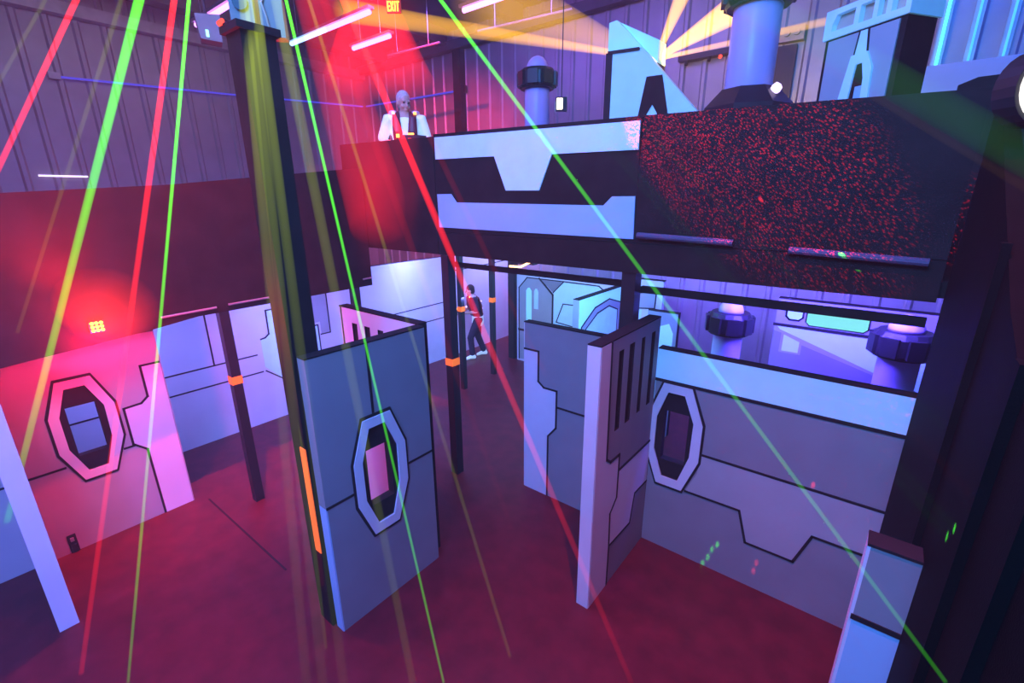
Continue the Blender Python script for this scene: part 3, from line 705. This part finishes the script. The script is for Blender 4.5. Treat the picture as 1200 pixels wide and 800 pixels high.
def person(label, loc, rz_, J, top_mat, trouser_mat, hair_mat, shoe_mat, group, headrot, curl=1.1):
    """J: joints in metres, facing -y, person's right is -x"""
    root = thing('person', label, 'person', loc, group); root.rotation_euler = (0, 0, rz_)
    V = {k: Vector(v) for k, v in J.items()}
    bm = bmesh.new()
    cone_chain(bm, [(V['pelvis']-Vector((0,0,.06)), (.150,.105)), (V['pelvis']+Vector((0,0,.06)), (.152,.108)), (V['waist'], (.132,.098)), (V['chest'], (.165,.115)), (V['upper'], (.150,.095)), (V['neck'], (.07,.065))], 24)
    cone_chain(bm, [(V['neck']-Vector((0,0,.03)), .058), (V['neck'].lerp(V['head'],.55), .052), (V['head'], .055)])
    P = head(bm, V['head']+Vector((0,0,.045)), headrot)
    for s in 'LR':
        cone_chain(bm, [(V['upper'].lerp(V['sh'+s],.55), .062), (V['sh'+s], .060), (V['sh'+s].lerp(V['el'+s],.5), .047), (V['el'+s], .038), (V['el'+s].lerp(V['wr'+s],.3), .039), (V['wr'+s], .025)])
        hand(bm, V['wr'+s], V['hd'+s], V['pd'+s], curl)
        cone_chain(bm, [(V['hip'+s]+Vector((0,0,.03)), .092), (V['hip'+s].lerp(V['kn'+s],.4), .080), (V['kn'+s], .056), (V['kn'+s].lerp(V['an'+s],.3), .057), (V['an'+s], .036)])
        t_ = V['to'+s]; cone_chain(bm, [(V['an'+s]+Vector((0,.035,-.04)), .034), (V['an'+s].lerp(t_,.5), (.040,.032)), (t_, (.036,.022))])
    fused('body', bm, 'skin', root, .0085, 4)
    # eyes and hair
    for s in (-1, 1):
        e = bmesh.new(); ball(e, P(s*.034, -.078, .004), (.013,.009,.008), headrot); me = bpy.data.meshes.new('eye'); e.to_mesh(me); e.free()
        me.materials.append(M['dark']); eo = bpy.data.objects.new('eye', me); COL.objects.link(eo); eo.parent = root
    h = bmesh.new(); ball(h, P(0, .022, .040), (.083,.096,.096), headrot); ball(h, P(0,.05,-.02), (.074,.062,.07), headrot)
    fused('hair', h, hair_mat, root, .012, 4)
    # clothes
    b_ = bmesh.new()
    cone_chain(b_, [(V['pelvis']-Vector((0,0,.07)), (.168,.125)), (V['pelvis']+Vector((0,0,.06)), (.166,.122)), (V['waist'], (.150,.115)), (V['chest'], (.180,.130)), (V['upper'], (.160,.108)), (V['neck']-Vector((0,0,.045)), (.085,.075))], 24)
    for s in 'LR':
        cone_chain(b_, [(V['upper'].lerp(V['sh'+s],.4), .080), (V['sh'+s], .076), (V['sh'+s].lerp(V['el'+s],.5), .066), (V['sh'+s].lerp(V['el'+s],.85), .064)])
    fused('shirt', b_, top_mat, root, .012, 5)
    b_ = bmesh.new()
    cone_chain(b_, [(V['pelvis']-Vector((0,0,.10)), (.158,.118)), (V['pelvis']+Vector((0,0,.03)), (.158,.115))], 24)
    for s in 'LR':
        cone_chain(b_, [(V['hip'+s]+Vector((0,0,.03)), .106), (V['hip'+s].lerp(V['kn'+s],.45), .098), (V['kn'+s], .076), (V['kn'+s].lerp(V['an'+s],.9), .066)])
    fused('trousers', b_, trouser_mat, root, .014, 5)
    for s in 'LR':
        b_ = bmesh.new(); t_ = V['to'+s]; a_ = V['an'+s]
        cone_chain(b_, [(a_+Vector((0,.045,-.035)), (.044,.046)), (a_.lerp(t_,.5)+Vector((0,0,-.004)), (.050,.042)), (t_+(t_-a_)*.12, (.045,.030))])
        cone_chain(b_, [(a_+Vector((0,.01,-.02)), .05), (a_+Vector((0,.0,.05)), .05)])
        fused('shoe', b_, shoe_mat, root, .010, 4)
    # game vest: chest and back plates with shoulder pads and lamps
    for side, yy in (('front', -1), ('back', 1)):
        b_ = bmesh.new()
        for s in (-1, 1):
            c_ = V['chest']
            cone_chain(b_, [(V['waist']+Vector((s*.085, yy*.112, -.02)), (.055,.024)), (c_+Vector((s*.092, yy*.135, .0)), (.062,.026)), (V['upper']+Vector((s*.10, yy*.105, .02)), (.050,.026)), (V['upper']+Vector((s*.10, yy*.03, .085)), (.048,.028))], 16)
        cone_chain(b_, [(V['waist']+Vector((-.10, yy*.118, -.03)), (.03,.03)), (V['waist']+Vector((.10, yy*.118, -.03)), (.03,.03))])
        vv = fused('vest_'+side, b_, 'vest', root, .011, 3)
        if yy < 0: vest = vv
    for s in (-1, 1):
        b_ = bmesh.new(); ball(b_, V['upper']+Vector((s*.135, -.02, .085)), (.058,.075,.030)); fused('shoulder_pad', b_, 'padwht', root, .010, 3)
        q = MB(); c_ = V['upper']+Vector((s*.13,-.095,.075)); q.box(c_-Vector((.018,.012,.014)), c_+Vector((.018,.012,.014)), 'orled' if group is None and s > 0 else 'whled'); _child(q, 'vest_light', vest)
    q = MB(); c_ = V['chest']+Vector((-.09,-.168,-.05)); q.box(c_-Vector((.02,.01,.02)), c_+Vector((.02,.01,.02)), 'orled' if headrot is HR_UP else 'whled'); _child(q, 'vest_light', vest)
    # belt pack cable collar
    return root, V
def _child(mb, name, root):
    me = bpy.data.meshes.new(name); me.from_pydata(mb.v, [], mb.f)
    for m_ in mb.mats: me.materials.append(M[m_])
    me.polygons.foreach_set('material_index', mb.m)
    o = bpy.data.objects.new(name, me); COL.objects.link(o); o.parent = root; return o

HR_UP = Matrix.Rotation(math.radians(28), 3, 'Z') @ Matrix.Rotation(math.radians(14), 3, 'X')
JU = dict(pelvis=(0,.02,.98), waist=(0,.0,1.12), chest=(0,-.02,1.30), upper=(0,-.02,1.44), neck=(0,-.02,1.53), head=(0,-.04,1.60),
          shL=(.205,-.02,1.45), shR=(-.205,-.02,1.45), elL=(.27,-.04,1.20), elR=(-.30,-.02,1.19), wrL=(.14,-.27,1.19), wrR=(-.05,-.27,1.15),
          hdL=(-.75,-.5,.1), hdR=(.75,-.55,.0), pdL=(-.3,.4,-1), pdR=(.2,.4,-1),
          hipL=(.095,.02,.93), hipR=(-.095,.02,.93), knL=(.11,-.02,.50), knR=(-.11,-.02,.50), anL=(.12,.04,.085), anR=(-.12,.04,.085), toL=(.15,-.12,.035), toR=(-.15,-.12,.035))
pu, VU = person('person with pale hair in a white shirt and red lit vest behind the gallery railing', (-5.0, 4.13, 3.05), math.radians(48), JU, 'shirt', 'trouser', 'hair', 'dark', None, HR_UP)
HR_DN = Matrix.Rotation(math.radians(-20), 3, 'Z') @ Matrix.Rotation(math.radians(10), 3, 'X')
JD = dict(pelvis=(0,.0,.95), waist=(.0,-.03,1.09), chest=(.0,-.07,1.26), upper=(0,-.10,1.40), neck=(0,-.12,1.49), head=(0,-.16,1.55),
          shL=(.20,-.10,1.41), shR=(-.20,-.10,1.41), elL=(.27,-.08,1.15), elR=(-.28,-.08,1.15), wrL=(.15,-.33,1.12), wrR=(-.05,-.36,1.12),
          hdL=(-.75,-.5,.1), hdR=(.75,-.55,.0), pdL=(-.3,.4,-1), pdR=(.2,.4,-1),
          hipL=(.095,.0,.92), hipR=(-.095,.0,.92), knL=(.10,-.20,.52), knR=(-.10,.02,.48), anL=(.10,-.16,.085), anR=(-.10,.16,.10), toL=(.12,-.30,.035), toR=(-.11,.01,.04))
pd_, VD = person('person walking past the orange banded posts in dark trousers and a lit vest', (-7.03, 7.53, 0), math.radians(-35), JD, 'trouser', 'trouser', 'hairdk', 'shirt', None, HR_DN)

h_ = bmesh.new()
cone_chain(h_, [(VD['pelvis']-Vector((0,0,.10)), (.172,.135)), (VD['pelvis']+Vector((0,0,.05)), (.172,.13))], 24)
fused('shirt_hem', h_, 'shirt', pd_, .012, 3)
for dx, dz in ((.02,.08),(.12,-.06),(-.12,.03)):
    q = MB(); c_ = VD['chest'] + Vector((dx, .155, dz)); q.box(c_-Vector((.016,.012,.016)), c_+Vector((.016,.012,.016)), 'whled'); _child(q, 'vest_light', pd_)
def blaster(label, root, rz_, p, yawz):
    c = root.location + Matrix.Rotation(rz_, 3, 'Z') @ Vector(p)
    t = thing('toy_blaster', label, 'toy blaster', c, 'toy blasters in the players hands')
    fr = GP((c.x, c.y), (math.cos(yawz), math.sin(yawz)))
    z = c.z
    b = MB(); b.prism(fr, [(-.12,z-.03),(.02,z-.035),(.14,z-.02),(.22,z-.015),(.22,z+.02),(.10,z+.035),(-.10,z+.04)], -.025, .025, 'vestblk'); b.build('barrel_body', t)
    b = MB(); b.prism(fr, [(-.08,z-.03),(-.03,z-.03),(-.045,z-.13),(-.095,z-.13)], -.018, .018, 'vestblk'); b.build('grip', t)
    b = MB(); b.prism(fr, [(.05,z-.025),(.09,z-.025),(.08,z-.09),(.05,z-.09)], -.016, .016, 'vestblk'); b.build('front_grip', t)
    b = MB(); b.prism(fr, rect(-.02,.05,z+.036,z+.06), -.014, .014, 'orled'); b.prism(fr, rect(-.01,.03,z-.02,z+.0), .025, .03, 'redspk'); b.build('light', t)
    b = MB(); b.prism(fr, rect(.215,.235,z-.01,z+.015), -.02, .02, 'whled'); b.build('muzzle', t)
    return t
blaster('toy blaster with glowing orange lights held by the person on the gallery', pu, math.radians(48), (.06,-.37,1.20), math.radians(25))
blaster('toy blaster held by the person walking on the arena floor', pd_, math.radians(-35), (.05,-.45,1.16), math.radians(-80))
# ------------------------------------------------------------------ laser beams in the haze
SRC = Vector((-3.68, 1.84, 6.4))
t = thing('laser_projector', 'black laser projector hanging above the pole where all beams start', 'projector', SRC)
b = MB(); b.box(SRC + Vector((-.16,-.12,.02)), SRC + Vector((.16,.14,.16)), 'dark'); b.build('case', t)
b = MB(); b.tube([SRC + Vector((0,0,.16)), (SRC.x, SRC.y, 7.24)], .02, 'metal', 8); b.build('hanger', t)
BM = {}
def beam(label, end, r0_, r1_, col, s, fo=.42):
    key = (col, s, fo)
    if key not in BM:
        c = {'g': (.10, 1.0, .02), 'r': (1.0, .015, .015), 'o': (.30, .38, .02), 'y': (1.0, .5, .05)}[col]
        BM[key] = beam_mat('laser_haze_%s_%d' % (col, len(BM)), c, s * 1.6, fo)
    e = Vector(end); d = (e - SRC); L_ = d.length
    b = MB(); b.tube([SRC + d.normalized()*.05, e], [r0_, r1_], BM[key], 12)
    return tag(b.build('laser_beam', loc=SRC), label, 'laser beam', 'laser beams from the ceiling projector')
beam('thick soft green laser beam ending on the left octagon wall', (-6.165,-.126,.60), .030, .026, 'g', 12, .5)
beam('bright thin green laser beam reaching the floor left of the pole', (-3.979,.192,0.002), .011, .011, 'g', 42, .66)
beam('red laser beam reaching the floor in front of the left octagon wall', (-4.355,-.019,.002), .018, .018, 'r', 26, .55)
beam('red laser beam slanting to the far left railing', (-5.49,.214,3.29), .018, .018, 'r', 24)
beam('bright green laser beam crossing the face of the octagon panel', (-2.061,1.706,.002), .011, .010, 'g', 34, .5)
beam('long green laser beam crossing the pale blue graphic to the stair wall', (.328,1.402,2.341), .012, .006, 'g', 40, .62)
beam('wide red laser beam passing the standing player down to the red floor', (-.928,2.601,.002), .026, .022, 'r', 18, .68)
beam('faint olive laser beam left of the standing player', (-1.789,2.186,.002), .012, .016, 'o', 6)
beam('faint green laser beam left of the thick green one', (-5.49,.314,2.521), .014, .014, 'o', 4)
beam('wide faint green laser beam just right of the pole', (-2.247,1.559,.002), .040, .03, 'o', 2.5)
beam('faint green laser beam running down over the pole', (-3.036,1.296,.002), .016, .016, 'o', 6)
beam('very wide dim green laser beam crossing the upper right railing', (.325,2.092,3.634), .05, .05, 'g', .5)
beam('dim thin yellowish laser beam below the wide green one at right', (.325,2.02,3.55), .012, .012, 'y', .8)
beam('faint red laser beam falling on the stepped grey panel', (-2.811,4.138,1.598), .03, .03, 'r', .8)
beam('faint red laser beam falling on the middle of the corridor floor', (-2.725,3.382,.002), .035, .03, 'r', .8)
beam('faint red laser beam beside the pole', (-3.15,1.40,.5), .02, .02, 'r', 1.2)
beam('dim green laser beam at the top left corner', (-5.49,.518,4.213), .012, .012, 'o', 4)

for lab, px_ in (('olive laser haze streak over the left edge of the pole', (-2.09,.69,.002)), ('olive laser haze streak over the middle of the pole', (-2.0,.76,.002)), ('olive laser haze streak over the right edge of the pole', (-1.89,.85,.002))):
    beam(lab, px_, .03, .03, 'o', 3.8, .78)
YS = Vector((-2.42, 5.66, 5.05))
YM = {}
YCOL = (1.0, .47, .004); RCOL = (1.0, .012, .025)
def spread(label, start, end, r1_, s, col, group, r0_=.02):
    st = Vector(start); d = Vector(end) - st; key = (s, col)
    if key not in YM: YM[key] = cone_mat('glow_haze_%d' % len(YM), col, s, d.length)
    b = MB(); b.tube([(0,0,0), tuple(d)], [r0_, r1_], YM[key], 20)
    me = bpy.data.meshes.new('light_beam'); me.from_pydata(b.v, [], b.f); me.materials.append(YM[key])
    o = bpy.data.objects.new('light_beam', me); COL.objects.link(o); o.location = st
    return tag(o, label, 'light beam', group)
YG = 'yellow light beams from behind the wedge'
spread('sharp yellow light beam running left from behind the wedge', YS, (-8.9, 6.0, 6.99), .20, 9.0, YCOL, YG)
spread('broad dim yellow light beam spreading up left from behind the wedge', YS, (-5.95, 6.6, 6.72), .55, 1.6, YCOL, YG)
spread('yellow light beam shooting steeply up right of the wedge', YS, (-2.0, 5.9, 6.31), .16, 6.5, YCOL, YG)
spread('broad yellow light beam fanning to the right behind the big tower', YS, (-1.3, 6.4, 5.82), .24, 7.5, YCOL, YG)
spread('thin low yellow light beam going right behind the big tower', YS, (.27, 6.95, 5.48), .06, 12.0, YCOL, YG)
RG = 'red light beams in the haze'  # glowing volumes added for the red glow and glare
spread('broad red light beam falling on the gallery railing beside the standing player', (-3.72, 1.95, 6.4), (-5.15, 3.77, 3.25), .42, 2.2, RCOL, RG, .04)
spread('wide red light cone under the ceiling above the standing player', (-6.9, 5.2, 7.12), (-6.65, 5.05, 5.3), .85, 1.7, RCOL, RG, .06)
spread('short red glare in the haze in front of the red strobe lamp', (-5.44, .81, 2.48), (-5.05, .86, 2.72), .36, 1.1, (1.0, .03, .01), RG, .05)
t = thing('spot_lamp', 'small black spot lamp sending the yellow beams behind the wedge', 'lamp', YS)
b = MB(); b.box(YS + Vector((-.10,.06,-.12)), YS + Vector((.02,.22,.04)), 'dark'); b.build('housing', t)
b = MB(); b.lathe(YS + Vector((0,.0,-.03)), [(.01,0),(.028,.01),(.028,.05),(.01,.06)], 'flood', 12); b.build('lens', t)
b = MB(); b.tube([YS + Vector((-.04,.14,-.1)), (YS.x-.04, YS.y+.14, 3.05)], .02, 'dark', 8); b.build('stand', t)
# ------------------------------------------------------------------ light
def area(name, loc, look, size, col, power, sy=None, spread=None):
    l = bpy.data.lights.new(name, 'AREA'); l.color = col; l.energy = power; l.size = size
    if sy: l.shape = 'RECTANGLE'; l.size_y = sy
    if spread: l.spread = spread
    o = bpy.data.objects.new(name, l); COL.objects.link(o); o.location = loc
    o.rotation_euler = (Vector(look) - Vector(loc)).to_track_quat('-Z', 'Y').to_euler()
    o.visible_camera = False
    return o
def point(name, loc, col, power, r=.03):
    l = bpy.data.lights.new(name, 'POINT'); l.color = col; l.energy = power; l.shadow_soft_size = r
    o = bpy.data.objects.new(name, l); COL.objects.link(o); o.location = loc; return o
def spot(name, loc, look, col, power, ang, blend=.5, r=.05):
    l = bpy.data.lights.new(name, 'SPOT'); l.color = col; l.energy = power; l.spot_size = math.radians(ang); l.spot_blend = blend; l.shadow_soft_size = r
    o = bpy.data.objects.new(name, l); COL.objects.link(o); o.location = loc
    o.rotation_euler = (Vector(look) - Vector(loc)).to_track_quat('-Z', 'Y').to_euler(); return o

UV = (.28, .30, 1.0)
area('blacklight_hall', (-3.5, 1.0, 7.0), (-3.5, 1.5, 0), 5.0, (.24,.20,1.0), 430, 5.0)
area('blacklight_front', (-.6, -1.3, 6.9), (-1.0, 4.1, 1.8), 2.0, (.04,.32,1.0), 640)
area('blue_fill_low', (-1.2, -2.6, 3.2), (-6.2, .8, 1.0), 1.4, (.20,.17,1.0), 105, None, math.radians(95))  # unseen blue fill added to brighten the low left walls
# tubes under the left deck, washing the back wall of the maze
for k, (y0, y1) in enumerate(((.4,1.7), (2.0,4.6), (4.8,7.2))):
    area('under_deck_tube', (-6.9, (y0+y1)/2, 2.42), (-7.6, (y0+y1)/2, 1.3), .08, (.19,.21,1.0), (32 if k == 2 else 40)*(y1-y0), y1-y0)
area('under_gallery_tube', (-4.6, 5.6, 2.9), (-4.8, 7.9, 1.0), 2.2, (.16,.50,1.0), 105, .2)
area('under_gallery_tube', (-2.4, 5.0, 2.9), (-3.2, 6.2, 1.2), 1.2, (.16,.50,1.0), 60, .2)
area('under_gallery_tube', (-.4, 5.2, 2.9), (-.4, 6.5, 1.6), 1.6, (.10,.06,1.0), 300, .2)
area('corridor_tube', (-6.6, 8.6, 2.9), (-7.2, 8.6, .5), 1.4, (.34,.36,1.0), 45, .3)
area('back_wall_wash', (-2.0, 8.3, 2.8), (-2.0, 9.6, 1.8), 4.0, (.16,.08,1.0), 170, .3)  # unseen blue light added to colour the lower back wall
# upper hall
area('blacklight_back', (-5.5, 7.0, 7.0), (-5.5, 9.6, 4.0), 6.0, (.26,.13,1.0), 115, .4)
area('blacklight_left', (-10.5, 3.0, 7.0), (-13.5, 3.0, 4.0), 7.0, (.8,.62,.95), 26, .4)
area('blue_wall_fill', (1.2, 8.6, 7.0), (1.0, 9.6, 5.0), 2.5, (.01,.07,1.0), 60, .3)  # unseen area light added to make the wall bluer around the strips
spot('wedge_fill', (-3.6, 2.2, 6.9), (-2.6, 5.0, 4.5), (.20,.48,1.0), 150, 32)  # unseen blue spot added to brighten the wedge
spot('sign_fill', (-1.5, 2.2, 6.6), (-.4, 5.0, 4.7), (.40,.40,1.0), 45, 34)  # unseen blue spot added to brighten the arch sign and upper tower
# red strobe and red heads
point('red_strobe', (-5.30, .81, 2.35), (1.0, .01, .09), 110, .04)
spot('red_strobe_beam', (-5.36, .81, 2.50), (-5.0, .6, 3.2), (1.0, .015, .012), 900, 100, .5, .04)
spot('red_wash', (-3.2, .8, 7.2), (-5.5, 1.5, 3.2), (1.0, .01, .01), 3400, 46, .9)  # unseen red spot added so the left railing looks red
spot('red_head_gallery', (-3.75, 1.95, 6.4), (-5.0, 3.8, 3.7), (1.0, .01, .03), 4200, 22, .9)
spot('red_head', (-6.9, 5.2, 7.15), (-8.6, 7.6, 4.8), (1.0, .02, .05), 2600, 75, .8)
spot('red_head_floor', (-.4, 1.5, 7.0), (-.4, 2.4, 0), (1.0, .003, .006), 1250, 54, 1.0)
spot('yellow_head', (-2.33, 5.72, 5.06), (-1.6, 9.0, 5.6), (1.0, .55, .08), 220, 120, .6)
def gobo(name, loc, look, col, power, ang, scale, thr):
    """moving head with a speckle wheel"""
    o = spot(name, loc, look, (1,1,1), power, ang, .35, .002)
    l = o.data; l.use_nodes = True; nt = l.node_tree; N = nt.nodes; L = nt.links
    e = N['Emission']
    g = N.new('ShaderNodeTexCoord')
    v = N.new('ShaderNodeTexVoronoi'); v.inputs['Scale'].default_value = scale
    L.new(g.outputs['Normal'], v.inputs['Vector'])
    r = N.new('ShaderNodeMapRange'); r.inputs['From Min'].default_value = thr; r.inputs['From Max'].default_value = thr*.4
    r.inputs['To Min'].default_value = .0; r.inputs['To Max'].default_value = 1.0
    L.new(v.outputs['Distance'], r.inputs['Value'])
    n2 = N.new('ShaderNodeTexNoise'); n2.inputs['Scale'].default_value = scale*.08; L.new(g.outputs['Normal'], n2.inputs['Vector'])
    mm = N.new('ShaderNodeMath'); mm.operation = 'MULTIPLY'; L.new(r.outputs[0], mm.inputs[0]); L.new(n2.outputs['Fac'], mm.inputs[1])
    e.inputs['Color'].default_value = col + (1,)
    L.new(mm.outputs[0], e.inputs['Strength'])
    return o
gobo('speckle_head', (-3.68, 1.84, 6.38), (-1.12, 3.8, 4.05), (1.0, .01, .03), 62000, 18, 400, .38)
gobo('speckle_head_wide', (-3.6, 1.8, 6.38), (-1.8, 3.2, 0.8), (1.0, .02, .05), 6000, 62, 420, .30)

# scattered laser points thrown on floor and walls by the projector and a second unseen source
G_ = [(-1.9,2.66,0,'f'),(-3.32,1.19,0,'f'),(-4.6,-.18,0,'f'),(-.88,4.16,.02,'p'),(-.84,4.16,.12,'p'),(-.81,4.16,.23,'p'),(-.77,4.16,.31,'p'),(-.13,3.8,3.11,'r'),
      (.33,1.89,2.48,'s'),(.33,1.83,2.55,'s'),(-2.32,3.16,0,'f'),(.33,2.39,2.65,'s'),(-2.53,1.95,0,'h'),(-2.41,2.19,0,'h'),(-2.33,2.39,0,'h'),(-2.63,1.75,0,'h'),(-2.60,1.80,0,'h'),(-2.57,1.86,0,'h'),(-2.49,2.02,0,'h'),(-2.45,2.10,0,'h'),(-2.37,2.29,0,'h')]
R_ = [(-.42,4.16,.29,'p'),(-.43,4.16,.19,'p'),(-.12,4.16,1.26,'p'),(-1.39,3.35,0,'f'),(-2.7,1.96,0,'f'),(-1.57,2.51,0,'f'),(-.76,3.8,3.54,'r'),(.33,1.77,2.71,'s'),(-4.7,.08,0,'f')]
PW = {'g': {'f': 60000, 'h': 16000, 'p': 4500, 'r': 40000, 's': 90000}, 'r': {'f': 9000, 'h': 3000, 'p': 3500, 'r': 30000, 's': 90000}}
for cl, pts, cc in (('g', G_, (.08,1.0,.05)), ('r', R_, (1.0,.03,.05))):
    for x, y, z, k in pts:
        o = spot('laser_point', (-.2, .9, 6.8) if k == 'p' else (-3.68, 1.84, 6.38), (x, y, z), cc, PW[cl][k] * 1.6, 1.2, .1, .001)
        o.data.use_nodes = True; nt = o.data.node_tree; N = nt.nodes; L = nt.links
        g = N.new('ShaderNodeTexCoord'); sp = N.new('ShaderNodeSeparateXYZ'); L.new(g.outputs['Normal'], sp.inputs[0])
        x2 = N.new('ShaderNodeMath'); x2.operation = 'MULTIPLY'; L.new(sp.outputs['X'], x2.inputs[0]); L.new(sp.outputs['X'], x2.inputs[1])
        y2 = N.new('ShaderNodeMath'); y2.operation = 'MULTIPLY_ADD'; L.new(sp.outputs['Y'], y2.inputs[0]); L.new(sp.outputs['Y'], y2.inputs[1]); L.new(x2.outputs[0], y2.inputs[2])
        rt = N.new('ShaderNodeMath'); rt.operation = 'SQRT'; L.new(y2.outputs[0], rt.inputs[0])
        mr = N.new('ShaderNodeMapRange'); mr.inputs['From Min'].default_value = .0030; mr.inputs['From Max'].default_value = .0014
        L.new(rt.outputs[0], mr.inputs['Value']); L.new(mr.outputs[0], N['Emission'].inputs['Strength'])
# ------------------------------------------------------------------ camera
cam = bpy.data.cameras.new('camera'); co = bpy.data.objects.new('camera', cam); COL.objects.link(co)
cam.sensor_fit = 'HORIZONTAL'; cam.sensor_width = 36.0; cam.lens = 36.0 * 541.2 / 1200.0
cam.clip_start = 0.03
tilt, roll, yaw = .3005, -.0066, math.radians(90 - 51.33)
rz = Matrix.Rotation(yaw, 3, 'Z')
r0 = Vector((1,0,0)); f0 = Vector((0, math.cos(tilt), -math.sin(tilt))); u0 = Vector((0, math.sin(tilt), math.cos(tilt)))
r1 = r0*math.cos(roll) + u0*math.sin(roll); u1 = -r0*math.sin(roll) + u0*math.cos(roll)
R = Matrix((rz @ r1, rz @ u1, -(rz @ f0))).transposed()
co.matrix_world = Matrix.Translation((0, 0, 3.56)) @ R.to_4x4()
sc.camera = co

w = bpy.data.worlds.new('world'); sc.world = w; w.use_nodes = True
w.node_tree.nodes['Background'].inputs[0].default_value = (0.0, 0.0, 0.0, 1)
# thin stage fog filling the hall
fog = w.node_tree.nodes.new('ShaderNodeVolumeScatter'); fog.inputs['Color'].default_value = (1, 1, 1, 1)
fog.inputs['Density'].default_value = 0.0062; fog.inputs['Anisotropy'].default_value = 0.1
w.node_tree.links.new(fog.outputs[0], w.node_tree.nodes['World Output'].inputs['Volume'])
sc.cycles.volume_bounces = 0; sc.cycles.max_bounces = 6; sc.cycles.diffuse_bounces = 3; sc.cycles.glossy_bounces = 3; sc.cycles.transparent_max_bounces = 16
sc.view_settings.view_transform = 'Standard'; sc.view_settings.look = 'None'
sc.view_settings.exposure = 0.0; sc.view_settings.gamma = 1.0; sc.view_settings.use_curve_mapping = False
